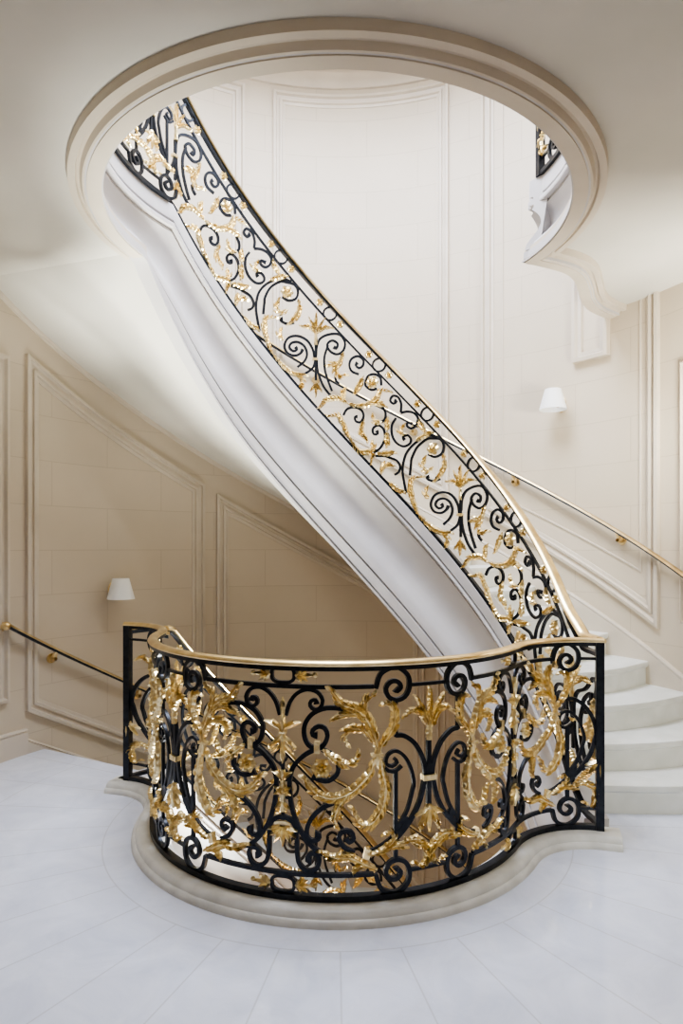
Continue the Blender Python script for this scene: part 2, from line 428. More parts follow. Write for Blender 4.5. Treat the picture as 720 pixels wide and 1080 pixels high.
# ------------------------------------------------------------ wall mouldings: panels, skirting, cornice
def wmap(r0=RW):
    return lambda a, z, n=0: (CX + (r0 - n)*math.cos(a/RW), CY + (r0 - n)*math.sin(a/RW), z)
WM = wmap()
FRM = [(0, -.01), (0, .034), (.024, .040), (.034, .014), (.060, .010), (.064, .026), (.084, .030), (.092, .012), (.115, .008), (.12, -.01)]
def panel(corners, prof=FRM, wm=WM, scale=1.):
    """corners in (angle deg, z), counter clockwise; edges may slope"""
    c = [(p*math.pi/180*RW, z) for p, z in corners]; n = len(c); ins = []
    area = sum(c[i][0]*c[(i+1) % n][1] - c[(i+1) % n][0]*c[i][1] for i in range(n)); sgn = 1 if area > 0 else -1
    for i in range(n):
        a, b, d = c[i-1], c[i], c[(i+1) % n]
        e1 = Vector((b[0]-a[0], b[1]-a[1])).normalized(); e2 = Vector((d[0]-b[0], d[1]-b[1])).normalized()
        n1 = Vector((-e1.y, e1.x))*sgn; n2 = Vector((-e2.y, e2.x))*sgn; m_ = (n1 + n2); m_ = m_/max(m_.dot(n1), .2)
        ins.append(m_)
    mb = MB()
    for i in range(n):
        a, b = c[i], c[(i+1) % n]; L = math.hypot(b[0]-a[0], b[1]-a[1]); k = max(1, int(L/.12)); rows = []
        for j in range(k+1):
            t = j/k; row = []
            for d, h in prof:
                d *= scale
                p0 = (a[0] + ins[i].x*d, a[1] + ins[i].y*d); q0 = (b[0] + ins[(i+1) % n].x*d, b[1] + ins[(i+1) % n].y*d)
                row.append(wm(lerp(p0[0], q0[0], t), lerp(p0[1], q0[1], t), h))
            rows.append(row)
        mb.grid(rows)
    return mb
def sloped(pa, pb, lo, hi, dz=0):     # panel that follows the stairs; pa > pb
    return [(pb, zb_raw(pb) + lo + dz), (pb, zb_raw(pb) + hi + dz), (pa, zb_raw(pa) + hi + dz), (pa, zb_raw(pa) + lo + dz)]
trim(panel(sloped(153.6, 118.3, .13, 2.80, -3.8)))
trim(panel(sloped(115.8, 72, .13, 2.78, -3.8)))
trim(panel(sloped(69.5, 30, .13, 2.78, -3.8)))
trim(panel([(25, .94), (25, 5.9), (60.2, 5.9), (60.2, zb_raw(60.2) + .17)]))
trim(panel([(67, zb_raw(67) + .17), (67, 5.9), (104, 5.9), (104, zb_raw(104) + .17)]))
trim(panel([(110, zb_raw(110) + .17), (110, 5.9), (147, 5.9), (147, zb_raw(147) + .17)]))
# flat strips between the raised frames (inner line of the panel fields)
trim(panel([(28.5, 1.35), (28.5, 5.6), (56, 5.6), (56, zb_raw(56) + .40)], [(0, -.01), (0, .008), (.012, .010), (.02, -.01)]))
trim(panel([(34.5, 3.07), (34.5, 4.5), (41.5, 4.5), (41.5, 3.07)], [(0, -.01), (0, .05), (.03, .055), (.045, .03), (.075, .03), (.085, -.01)]))
# narrow panels at the edges of view
def fill(corners, m, h=.004, name='trim'):
    c = [(p*math.pi/180*RW, z) for p, z in corners]; mb = MB(); k = 8; rows = []
    for j in range(k+1):
        t = j/k; rows.append([WM(lerp(c[0][0], c[2][0], t), lerp(c[0][1], c[3][1], t), h), WM(lerp(c[1][0], c[2][0], t), lerp(c[1][1], c[2][1], t), h)])
    mb.grid(rows); return trim(mb, m)
trim(panel([(157.0, .42), (157.0, 2.93), (176, 2.93), (176, .42)]))
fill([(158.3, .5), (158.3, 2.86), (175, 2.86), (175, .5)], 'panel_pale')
trim(panel([(8, 1.0), (8, 2.86), (20.7, 2.86), (20.7, 1.0)], scale=.5))
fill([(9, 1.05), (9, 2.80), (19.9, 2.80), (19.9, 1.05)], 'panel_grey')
# skirtings following both flights, and level on the landing
SK = [(-.01, -.45), (.03, -.45), (.03, -.03), (.024, -.022), (.034, -.016), (.028, -.004), (.012, 0), (-.01, 0)]
def base(name, a0, a1, zf, prof=SK):
    mb = MB(); sweep(mb, ring_frames(RW, a0, a1, zf), prof); return struct(mb.build(name, M['trim'], angle=35))
base('baseboard_right', 5, 150, lambda a: zb_raw(a) - .07)
base('baseboard_left', 20, 153.5, lambda a: zb_raw(a) - 3.87)
SL = [(-.01, -.19), (.03, -.19), (.03, -.03), (.024, -.022), (.034, -.016), (.028, -.004), (.012, 0), (-.01, 0)]
base('baseboard_left', 153.5, 180, .19, SL)
# small cornice between soffit and wall
CO = [(-.01, .02), (-.01, -.035), (.010, -.035), (.014, -.026), (.024, -.022), (.030, -.010), (.034, .02)]
mb = MB(); sweep(mb, ring_frames(RW, 22, 162, lambda a: soff(a)), CO); sweep(mb, ring_frames(RW, 162, 200, 3.43), CO); trim(mb)
mb = MB(); sweep(mb, ring_frames(RW, 0, 180, 6.10), [(-.01, .03), (-.01, -.14), (.02, -.13), (.05, -.06), (.09, -.03), (.10, .03)]); trim(mb)

# ------------------------------------------------------------ flights
NR = 22; RH = FH/NR
ris = [2.5 + 7.75*k for k in range(6)]
while len(ris) < NR: ris.append(ris[-1] + (150.4 - 41.25)/16)
def riser_pt(k, t, off=0):   # t from the string to the wall, bowed towards the climber
    p = ris[k] - 1.9*math.sin(math.pi*min(1, t*1.06)) + 1.6*t*t*(1 if k < 8 else .3)
    r = lerp(1.39, RW - .001, t); return r, p - off/r*180/math.pi
flight = empty('stair_flight', tuple(pol(1.95, 10, 0)), 'pale stone curved stair flight rising from the right of the landing round the back wall', 'staircase')
for k in range(NR - 1):
    mb = MB(); rows = []; z = (k+1)*RH
    n = 10
    for i in range(n+1):
        t = i/n; row = []
        r, p = riser_pt(k, t, 0); r2, p2 = riser_pt(k+1, t, -.03)
        _, pn = riser_pt(k, t, .022)
        zt = z; zlow = z - .36
        seq = [(p, zlow), (p, zt - .052), (lerp(p, pn, .5), zt - .046), (pn, zt - .036), (pn - .1, zt - .018), (pn, zt - .004), (lerp(p, pn, .6), zt)]
        seq += [(lerp(p, p2, q), zt) for q in (.33, .66)] + [(p2, zt), (p2, zlow)]
        rows.append([pol(r, a, zz) for a, zz in seq])
    mb.grid(rows, close_v=True); m_ = 11; mb.f += [tuple(range(m_))[::-1], tuple(len(mb.v)-m_+i for i in range(m_))]
    mb.build('step', M['step'], flight, angle=35)
mb = MB(); rows = []
for i in range(71):
    a = lerp(3, 161.2, i/70); rows.append([pol(1.345, a, soff(a)), pol(1.7, a, soff(a)+.0), pol(2.2, a, soff(a)), pol(RW - .001, a, soff(a)), pol(RW - .001, a, soff(a)+.03), pol(1.345, a, soff(a)+.03)])
mb.grid(rows, close_v=True); mb.build('soffit', M['plaster'], flight)
mb = MB(); fascia_rows(mb, string_frames(-7, 150.4, lambda a: 1.315 + .05*ss((3-a)/12), lambda a: zb(a), slope_bottom), FP)
mb.build('stair_string', M['string'], flight, angle=35)
dup(flight, -FH, 'pale stone curved stair flight descending behind the balcony railing towards the floor below')

# ------------------------------------------------------------ wall handrails
def wall_rail():
    h = empty('wall_handrail', tuple(pol(2.54, 8, 1.0)), 'black and brass wall handrail climbing the right wall above the rising steps', 'handrail')
    rr = 2.545; mb = MB(); mb2 = MB(); rows = []; rows2 = []
    for i in range(101):
        a = lerp(6, 158, i/100); c = pol(rr, a, zb_raw(a) + .68); N = (math.cos(R(a)), math.sin(R(a)))
        rows.append([(c.x + N[0]*.020*math.cos(q), c.y + N[1]*.020*math.cos(q), c.z + .014*math.sin(q) - .008) for q in [2*math.pi*k/10 for k in range(10)]])
        rows2.append([(c.x + N[0]*.022*x, c.y + N[1]*.022*x, c.z + y) for x, y in ((-1, .002), (-.8, .013), (0, .018), (.8, .013), (1, .002), (.9, -.003), (-.9, -.003))])
    mb.grid(rows, close_v=True); mb2.grid(rows2, close_v=True)
    for m_, n in ((mb, 10), (mb2, 7)): m_.f += [tuple(range(n)), tuple(len(m_.v)-1-k for k in range(n))]
    rb = mb.build('rail_bar', M['iron'], h); mb2.build('brass_cap', M['brass'], rb)
    for a in (11, 32.1, 53.2, 74.3, 95, 116, 132, 148.8, 158.3):
        mb = MB(); z = zb_raw(a) + .665; rows = []
        N = Vector((math.cos(R(a)), math.sin(R(a)), 0)); T = Vector((-N.y, N.x, 0))
        zc = z - (.055 if a < 158 else 0)
        for d, r_ in ((.075, .001), (.075, .036), (.068, .040), (.060, .036), (.056, .020), (.045, .024), (.03, .022), (.01, .014)):
            c = pol(rr, a, zc) + N*(d - .002)
            rows.append([c + T*(r_*math.cos(q)) + Vector((0, 0, r_*math.sin(q))) for q in [2*math.pi*k/12 for k in range(12)]])
        mb.grid(rows, close_v=True)
        rows = []      # swan neck up to the rail
        for i in range(7):
            t = i/6; c = pol(rr, a, lerp(zc, z, ss(t))) + N*(.04*(1-t)); r_ = .013 + .006*math.sin(math.pi*t)
            rows.append([c + T*(r_*math.cos(q)) + N*(r_*math.sin(q)) for q in [2*math.pi*k/8 for k in range(8)]])
        mb.grid(rows, close_v=True)
        if a > 158:
            rows = []; c0 = pol(rr, a, z + .01)
            for i in range(7):
                f = i/6*math.pi; c = c0 + T*(.03*-math.cos(f) + .01); r_ = .030*math.sin(f) + .001
                rows.append([c + N*(r_*math.cos(q)) + Vector((0, 0, r_*math.sin(q))) for q in [2*math.pi*k/12 for k in range(12)]])
            mb.grid(rows, close_v=True)
        mb.build('brass_bracket', M['brass'], h)
    return h
wr = wall_rail()
dup(wr, -FH, 'black and brass wall handrail with gilt end knob descending the left wall')

# ------------------------------------------------------------ wall sconces
def sconce(p, z, label, r=.082):
    N = Vector((math.cos(R(p)), math.sin(R(p)), 0)); c = pol(RW - .15, p, z); e = empty('wall_sconce', tuple(pol(RW, p, z)), label, 'wall lamp')
    mb = MB(); rows = []
    prof = [(.062, .085), (.066, .085), (.112, -.085), (.108, -.085), (.060, .080)]
    for q in range(33):
        a = 2*math.pi*q/32; rows.append([(c.x + r_*math.cos(a), c.y + r_*math.sin(a), c.z + z_) for r_, z_ in prof])
    mb.grid(rows); mb.build('lamp_shade', M['shade'], e)
    mb = MB(); rows = []
    for d, r_ in ((.15, .001), (.15, .04), (.14, .045), (.13, .03), (.12, .012)):
        c2 = c + N*(d - .002) + Vector((0, 0, -.02)); T = Vector((-N.y, N.x, 0))
        rows.append([c2 + T*(r_*math.cos(q)) + Vector((0, 0, 1.6*r_*math.sin(q))) for q in [2*math.pi*k/12 for k in range(12)]])
    mb.grid(rows, close_v=True); mb.build('back_plate', M['brass'], e)
    mb = MB(); rows = []
    for i in range(9):
        t = i/8; c2 = c + N*(.13*(1-t)) + Vector((0, 0, -.02 - .05*math.sin(math.pi*t) + .04*t)); rows.append([c2 + Vector((.006*math.cos(q), 0, .006*math.sin(q))) for q in [2*math.pi*k/6 for k in range(6)]])
    mb.grid(rows, close_v=True)
    rows = []
    for z_, r_ in ((.02, .001), (.02, .012), (.07, .010), (.075, .001)):
        rows.append([c + Vector((r_*math.cos(q), r_*math.sin(q), z_ - .02)) for q in [2*math.pi*k/8 for k in range(8)]])
    mb.grid(rows, close_v=True); mb.build('lamp_arm', M['brass'], e)
sconce(136.9, 1.20, 'small white shaded wall lamp above the descending handrail on the dim left wall')
sconce(44.0, 2.77, 'small white shaded wall lamp high on the bright right wall above the rising handrail')

# ------------------------------------------------------------ wrought iron: traced bay designs, metres
DATA = {"Wi":[[0.013,0.773,0.031,0.828,0.063,0.868,0.106,0.885,0.149,0.874,0.171,0.84,0.16,0.809,0.137,0.801,0.118,0.817,0.122,0.837,0.141,0.841,0.145,0.824],
[0.261,0.804,0.218,0.809,0.172,0.805,0.125,0.781,0.096,0.738,0.093,0.691,0.11,0.653,0.145,0.637,0.176,0.655,0.191,0.693,0.18,0.723,0.153,0.731,0.129,0.715,0.129,0.696,0.149,0.693],
[0.137,0.634,0.09,0.606,0.051,0.565,0.032,0.518,0.029,0.471,0.035,0.409,0.051,0.348,0.078,0.288,0.118,0.235,0.168,0.199,0.218,0.188],
[0.168,0.635,0.211,0.612,0.235,0.57,0.23,0.531,0.195,0.504,0.157,0.507,0.127,0.522],
[0.218,0.412,0.172,0.392,0.129,0.352,0.106,0.305,0.106,0.266,0.129,0.25,0.153,0.26,0.157,0.277,0.139,0.279],
[0.0,0.344,0.031,0.335,0.055,0.309,0.061,0.255,0.063,0.194,0.074,0.148,0.11,0.123,0.145,0.136,0.157,0.175,0.141,0.198,0.114,0.193,0.106,0.169,0.125,0.166],
[0.304,0.202,0.261,0.226,0.238,0.265,0.253,0.29,0.288,0.291,0.301,0.264,0.282,0.246,0.269,0.264],
[0.531,0.335,0.512,0.29,0.462,0.249,0.406,0.215,0.358,0.201]],
"Wg":[[0.402,0.627,0.386,0.697,0.35,0.769,0.304,0.805,0.249,0.828,0.211,0.879],
[0.366,0.737,0.346,0.792,0.35,0.838,0.382,0.862],
[0.39,0.658,0.35,0.711,0.296,0.724,0.263,0.701,0.271,0.664],
[0.35,0.753,0.311,0.781,0.265,0.782,0.218,0.767],
[0.41,0.638,0.438,0.679,0.466,0.72,0.476,0.774,0.464,0.816,0.439,0.823],
[0.39,0.596,0.366,0.536,0.315,0.48,0.257,0.442,0.195,0.435,0.141,0.457,0.1,0.506],
[0.273,0.446,0.238,0.4,0.222,0.354,0.228,0.319],
[0.414,0.595,0.422,0.532,0.434,0.477,0.428,0.415,0.406,0.362,0.366,0.322,0.323,0.332,0.301,0.376],
[0.172,0.637,0.211,0.607,0.257,0.577,0.296,0.583,0.316,0.611],
[0.398,0.132,0.343,0.157,0.288,0.183,0.226,0.185,0.171,0.206],
[0.35,0.157,0.319,0.143,0.304,0.128],
[0.358,0.195,0.398,0.202,0.442,0.223,0.472,0.248,0.469,0.278,0.439,0.278]],
"Ni":[[-0.152,0.686,-0.114,0.681,-0.067,0.645,-0.033,0.587,-0.018,0.529,-0.016,0.497,-0.021,0.48,-0.042,0.399,-0.084,0.322,-0.135,0.262,-0.152,0.25],
[-0.145,0.29,-0.101,0.364,-0.076,0.447,-0.07,0.48,-0.086,0.545,-0.114,0.595,-0.152,0.62,-0.186,0.604,-0.193,0.57,-0.167,0.556,-0.145,0.572,-0.158,0.589],
[-0.205,0.561,-0.183,0.538,-0.152,0.535,-0.125,0.555]],
"Ng":[[-0.006,0.71,-0.036,0.765,-0.076,0.788,-0.112,0.771],
[-0.005,0.734,-0.032,0.792,-0.065,0.846],
[-0.205,0.203,-0.172,0.219,-0.118,0.22,-0.11,0.235],
[-0.127,0.233,-0.067,0.241,-0.023,0.206,-0.012,0.165,-0.033,0.129,-0.063,0.138],
[-0.012,0.359,-0.027,0.314,-0.042,0.281],
[-0.093,0.237,-0.054,0.215,-0.012,0.193]],
"Fi":[[-0.09,0.38,0.59,0.434,2.56,0.451,5.62,0.402,8.65,0.307,10.02,0.21,8.93,0.183,6.45,0.229,4.51,0.301,3.9,0.347],
[5.62,0.164,3.39,0.264,2.44,0.344,3.23,0.383,5.34,0.362,7.55,0.298,8.38,0.243,7.11,0.247,5.78,0.293,6.34,0.3],
[3.11,0.178,0.59,0.285,-0.37,0.372],
[48.56,0.415,48.3,0.495,46.98,0.59,43.82,0.7,40.66,0.772,38.98,0.753,39.61,0.676,41.72,0.596,44.08,0.565,44.87,0.594,43.3,0.664,41.45,0.686,41.82,0.64,42.77,0.628],
[44.61,0.595,45.82,0.473,45.66,0.379,44.61,0.32,43.3,0.273],
[48.4,0.395,48.14,0.316,46.98,0.26,45.66,0.232,43.3,0.225],
[42.24,0.416,41.98,0.386,40.93,0.387],
[34.35,0.621,36.72,0.588,37.51,0.618,36.72,0.685,34.61,0.755,32.87,0.766,33.03,0.719,34.35,0.669,35.4,0.668,34.77,0.702],
[26.84,0.713,27.21,0.765,29.33,0.742,31.44,0.672,32.24,0.598,31.71,0.586,30.12,0.602,28.27,0.655],
[39.51,0.18,38.3,0.256,35.93,0.329,33.55,0.365,32.76,0.336,33.82,0.265,35.4,0.235,35.66,0.26,34.77,0.284],
[26.41,0.559,25.46,0.539,25.62,0.487,26.95,0.426],
[29.33,0.138,26.95,0.238,25.62,0.342,26.15,0.396,28.01,0.38,29.7,0.312,29.33,0.28,28.01,0.316,28.43,0.33],
[29.86,0.101,25.35,0.206,24.29,0.222,21.63,0.262,20.45,0.241,21.09,0.184,22.43,0.134],
[21.89,0.58,23.23,0.495,23.23,0.423,21.89,0.394,19.49,0.42,17.34,0.488,16.8,0.536,17.88,0.541,19.49,0.492,18.95,0.481],
[20.29,0.66,20.13,0.723,21.09,0.755,22.96,0.724,23.86,0.667,22.69,0.67,21.73,0.71,22.43,0.704],
[20.29,0.654,18.14,0.715,15.72,0.758,14.37,0.747,15.18,0.675,16.8,0.618,18.14,0.607,17.88,0.637,16.26,0.666],
[7.55,0.766,11.39,0.685,15.72,0.526,18.41,0.391,19.49,0.282,19.59,0.208,18.95,0.139,18.41,0.092],
[9.2,0.717,11.39,0.661,14.64,0.527,16.53,0.4,16.8,0.346,17.18,0.253],
[9.75,0.704,6.72,0.767,5.45,0.749,6.17,0.674,8.65,0.592,10.84,0.561],
[6.72,0.475,8.93,0.406,10.84,0.373,11.39,0.378,10.57,0.403]],
"Fg":[[-0.54,0.587,-0.54,0.644,-0.54,0.724],
[-0.26,0.575,0.31,0.613,1.71,0.638],
[-0.83,0.588,-1.96,0.677,-3.4,0.766],
[-0.15,0.572,1.71,0.569,4.23,0.512],
[-0.94,0.59,-3.11,0.686,-5.71,0.754],
[-0.54,0.216,-0.54,0.159,-0.54,0.102],
[-0.37,0.194,0.31,0.149,1.15,0.1],
[-0.71,0.203,-1.4,0.191,-2.25,0.184],
[14.1,0.029,15.99,0.09,16.8,0.155,16.26,0.245,13.02,0.342],
[14.1,0.035,11.39,0.036,8.65,0.055,5.9,0.099,3.11,0.167],
[6.17,0.092,4.23,0.099,4.51,0.034],
[10.29,0.244,11.66,0.236,11.39,0.289],
[5.34,0.693,5.06,0.63,5.9,0.553,8.1,0.434],
[8.93,0.512,10.84,0.44,12.75,0.417,12.2,0.495],
[39.35,0.67,40.66,0.565,41.98,0.471,40.93,0.448,38.82,0.506],
[40.93,0.534,42.51,0.501,44.35,0.442],
[38.03,0.306,41.19,0.265,44.87,0.167,47.4,0.045],
[38.03,0.306,35.4,0.354,31.71,0.45,28.53,0.576,27.05,0.666,24.18,0.729],
[39.35,0.298,39.51,0.337,39.19,0.381],
[31.18,0.465,28.53,0.537,25.62,0.584],
[32.76,0.646,33.92,0.558,35.4,0.455],
[36.45,0.045,38.03,0.067,39.61,0.108,41.19,0.13,44.35,0.052],
[36.98,0.044,34.35,0.029,30.12,0.119,30.12,0.046],
[32.5,0.318,33.45,0.209,31.71,0.182],
[24.82,0.409,24.82,0.446,24.82,0.491],
[24.82,0.409,24.82,0.355,24.82,0.31],
[26.41,0.442,28.53,0.394,29.59,0.408],
[30.65,0.107,29.59,0.162,29.86,0.192],
[26.95,0.02,25.99,0.113,23.23,0.187],
[18.14,0.544,20.02,0.51,19.49,0.57],
[15.18,0.562,12.2,0.666,10.02,0.739],
[11.39,0.708,12.75,0.713,13.67,0.73],
[27.21,0.032,25.99,0.113,23.33,0.185],
[24.56,0.035,21.89,0.045,19.49,0.078],
[28.53,0.151,25.35,0.227,22.69,0.297]]}
def pairs(l): return [(l[i], l[i+1]) for i in range(0, len(l), 2)]
HW = .482; HN = .151                     # half widths of the wide and narrow bays in the trace
def spiral_top(cx, cz, sg, up, k=1.):
    """big end scroll that the rails turn into: from the wide bay side over and into the eye"""
    A = [(180, .088), (135, .090), (90, .087), (45, .074), (0, .061), (-45, .056), (-90, .052), (-135, .048), (-180, .044), (-225, .036), (-270, .029), (-315, .024), (-360, .021), (-420, .014), (-470, .006)]
    return [(cx + sg*r*k*math.cos(R(a)), cz + up*r*math.sin(R(a))) for a, r in A]
def balustrade(name, origin, label, mp, z0, bays, path_s, posts, group=None):
    """bays: list of (kind, s_left, s_right, halves) ; all z relative to z0"""
    root = empty(name, origin, label, 'balustrade', group)
    f = lambda s, z, n=0: mp(s, z + z0, n)
    def B(nm, fn, m='iron', angle=50):
        mb = MB(); fn(mb)
        if mb.v: mb.build(nm, M[m], root, angle=angle)
    line = lambda a, b, v: [(lerp(a, b, i/max(2, int((b-a)/.03))), v) for i in range(max(2, int((b-a)/.03)) + 1)]
    a, b = path_s
    B('bottom_rail', lambda mb: bar(mb, f, line(a, b, .012), .026, .034, raw=True))
    B('top_rail', lambda mb: bar(mb, f, line(a, b, .974), .020, .036, raw=True))
    def cap(mb):
        rows = []
        for s, v in line(a - .02, b + .02, 0):
            rows.append([f(s, z, n) for n, z in ((-.024, .984), (-.027, .990), (-.021, 1.000), (-.008, 1.006), (.008, 1.006), (.021, 1.000), (.027, .990), (.024, .984))])
        mb.grid(rows, close_v=True); n = len(mb.v); mb.f += [tuple(range(8)), tuple(n-1-i for i in range(8))]
    B('handrail', cap, 'brass')
    for s in posts:
        B('end_post', lambda mb: (bar(mb, f, [(s, 0), (s, .3), (s, .6), (s, .984)], .042, .042)))
    for kind, sl, sr, half in bays:
        w = sr - sl; mid = (sl + sr)/2
        if kind == 'W':
            kx = w/2/HW
            g = lambda sg: (lambda s, z, n=0: f(mid + sg*s*kx, z, n))
            sgs = {'both': (-1, 1), 'L': (-1,), 'R': (1,)}[half]
            e1 = .385
            for v in (.896, .108):
                B('inner_rail', lambda mb: bar(mb, g(1), line(-e1 if -1 in sgs else 0, e1 if 1 in sgs else 0, v), .018, .016, raw=True))
            for sg in sgs:
                for i, st in enumerate(DATA['Wi']):
                    B('scroll', lambda mb: bar(mb, g(sg), pairs(st), .019 if i != 0 else .016, .015, curl=i not in (2, 7)))
                for i, st in enumerate(DATA['Wg']):
                    B('acanthus_leaf', lambda mb: acanthus(mb, g(sg), pairs(st), (.052, .036, .040, .034, .046, .052, .036, .052, .040, .042, .028, .036)[i], r=.009 if i in (0, 5, 7) else .006, n0=.014), 'gold', 60)
                B('rosette', lambda mb: rosette(mb, g(sg), .166, .556), 'gold', 60)
                def knot(mb):
                    (x0, y0), (x1, y1) = pairs(DATA['Wg'][0])[0], pairs(DATA['Wg'][5])[0]
                    tube(mb, g(sg), [(x0 + .004, y0 + .02), ((x0+x1)/2 + .004, (y0+y1)/2), (x1 + .008, y1 - .03)], .012, .012, n0=.012, bulge=.004)
                    bar(mb, g(sg), [(x1 - .018, (y0+y1)/2), (x1 + .008, (y0+y1)/2 + .002), (x1 + .032, (y0+y1)/2)], .012, .026, n0=.014)
                B('leaf_knot', knot, 'gold', 60)
                B('collar', lambda mb: bar(mb, g(sg), [(.147, .618), (.147, .642), (.147, .666)], .024, .026), 'gold')
                B('collar', lambda mb: bar(mb, g(sg), [(.352, .175), (.358, .195), (.364, .215)], .026, .026), 'gold')
                for v in (.944, .061):
                    B('finial', lambda mb: spray(mb, g(sg), .062, v, 1, 1.3), 'gold', 60)
            for v in (.944, .061):
                B('oval_ring', lambda mb: bar(mb, g(1), [(.050*math.copysign(abs(math.cos(q))**.7, math.cos(q)), v + .033*math.copysign(abs(math.sin(q))**.7, math.sin(q))) for q in [2*math.pi*k/32 for k in range(33)]], .014, .016, raw=True))
            # lily, bud and tassel on the axis
            def lily(mb):
                h = g(1)
                tube(mb, h, [(0, .60), (0, .70), (0, .78)], .012, .010, n0=.006)
                for sx, sz, dx, dz, l, w_ in ((0, .765, 0, 1, .085, .024), (.004, .715, .72, .62, .085, .024), (-.004, .715, -.72, .62, .085, .024), (0, .70, .35, .9, .07, .018), (0, .70, -.35, .9, .07, .018),
                                              (.004, .69, .5, -.85, .075, .022), (-.004, .69, -.5, -.85, .075, .022), (.01, .65, .45, -.8, .055, .016), (-.01, .65, -.45, -.8, .055, .016), (0, .66, 0, -1, .09, .024)):
                    blade(mb, h, (sx, sz), (dx, dz), l, w_, curl=.5*(-1 if dx*dz > 0 else 1)*(1 if dx else 0), n0=.008, up=.014)
                dome(mb, h, 0, .705, .018, .02); dome(mb, h, .05, .632, .008, .01); dome(mb, h, -.05, .632, .008, .01)
            B('lily_finial', lily, 'gold', 60)
            def bud(mb):
                h = g(1)
                tube(mb, h, [(0, .545), (0, .45), (0, .375)], .012, .012, n0=.006)
                for zz, sg_, l in ((.50, 1, .06), (.44, 1, .05), (.47, -1, .05), (.41, -1, .045)):
                    for q in (1, -1): blade(mb, h, (0, zz), (q*.42, sg_*.9), l, .022, curl=-q*sg_*.7, n0=.008, up=.014)
                dome(mb, h, 0, .375, .014, .014); dome(mb, h, 0, .46, .014, .02)
            B('bud_ornament', bud, 'gold', 60)
            def tassel(mb):
                h = g(1)
                for q in range(-3, 4):
                    d = (math.sin(q*.36), -math.cos(q*.36)); blade(mb, h, (d[0]*.012, .305), d, .085 - .009*abs(q), .024, curl=q*.12, up=.016)
                bar(mb, h, [(-.035, .315), (0, .322), (.035, .315)], .012, .02)
            B('tassel_ornament', tassel, 'gold', 60)
            B('centre_rod', lambda mb: bar(mb, g(1), [(0, .60), (0, .45), (0, .33)], .014, .012))
            # verticals and rail scrolls at the bay ends
        if kind == 'N':
            kx = w/2/HN if half == 'both' else w/HN
            c = {'both': mid, 'L': sr, 'R': sl}[half]       # 'L': only the left half, its axis on the right
            g = lambda sg: (lambda s, z, n=0: f(c + sg*s*kx, z, n))
            sgs = {'both': (-1, 1), 'L': (-1,), 'R': (1,)}[half]
            keep = lambda st: [p for p in pairs(st) if half == 'both' or p[0] < -.022]
            for sg in sgs:
                for i, st in enumerate(DATA['Ni']):
                    B('lyre_scroll', lambda mb: bar(mb, g(-sg), pairs(st), .019 if i == 0 else .0145, .015))
                for i, st in enumerate(DATA['Ng']):
                    if len(keep(st)) > 2: B('acanthus_leaf', lambda mb: acanthus(mb, g(-sg), keep(st), (.032, .020, .032, .036, .022, .03)[i], r=.006, n0=.012), 'gold', 60)
                for v in (.896, .108):
                    B('inner_rail', lambda mb: bar(mb, g(sg), line(0, HN - .055, v), .014, .014, raw=True))
                # the rail scrolls stand on the line between the bays
                for up, cz in ((1, .887), (-1, .108)):
                    B('rail_scroll', lambda mb: bar(mb, g(sg), spiral_top(HN, cz, -1, up, 1/kx if kx > .8 else 1.), .019, .018, curl=True))
                B('upright', lambda mb: (bar(mb, g(sg), [(HN, .835), (HN, .75), (HN, .68)], .017, .014), bar(mb, g(sg), [(HN, .535), (HN, .4), (HN, .16)], .017, .014)))
            B('centre_rod', lambda mb: bar(mb, g(1), [(0, .66), (0, .5), (0, .37)], .020, .016))
            if half == 'both':
                B('collar', lambda mb: bar(mb, g(1), [(-.030, .494), (0, .494), (.030, .494)], .024, .034), 'gold')
            def palm(mb):
                h = g(1); tube(mb, h, [(0, .655), (0, .70), (0, .75)], .014, .011, n0=.006)
                for q in (0,):
                    a_ = q*.42; d = (math.sin(a_), math.cos(a_))
                    acanthus(mb, h, [(d[0]*.01, .745), (d[0]*.06, .745 + d[1]*.065), (d[0]*.11*(1 if abs(q) < 2 else .95), .745 + d[1]*.125 - (.045 if abs(q) == 2 else 0))], .026, r=.006, n0=.012)
                dome(mb, h, 0, .69, .017, .018)
            if half == 'both': B('palmette', palm, 'gold', 60)
            def drop(mb):
                h = g(1)
                for q in {'both': (-2, -1, 0, 1, 2), 'R': (0, 1, 2), 'L': (-2, -1, 0)}[half]:
                    d = (math.sin(q*.42), -math.cos(q*.42)); blade(mb, h, (d[0]*.01, .365), d, .105 - .018*abs(q), .026, curl=q*.25, up=.016)
                dome(mb, h, 0, .365, .018, .02)
            B('tassel_ornament', drop, 'gold', 60)
    return root
E_ = [-1.66, -.743+.015, -.443+.01, .527, .835, 1.74]
bays = [('N', -SE, E_[0], 'R'), ('W', E_[0], E_[1], 'both'), ('N', E_[1], E_[2], 'both'), ('W', E_[2], E_[3], 'both'), ('N', E_[3], E_[4], 'both'), ('W', E_[4], E_[5], 'both'), ('N', E_[5], SE, 'L')]
P, N = land_path(0)
balustrade('balcony_balustrade', (P.x, P.y, .06), 'black and gilt bow fronted balcony balustrade standing on the landing kerb in the foreground', land_map, .06, bays, (-SE, SE), (-SE, SE))

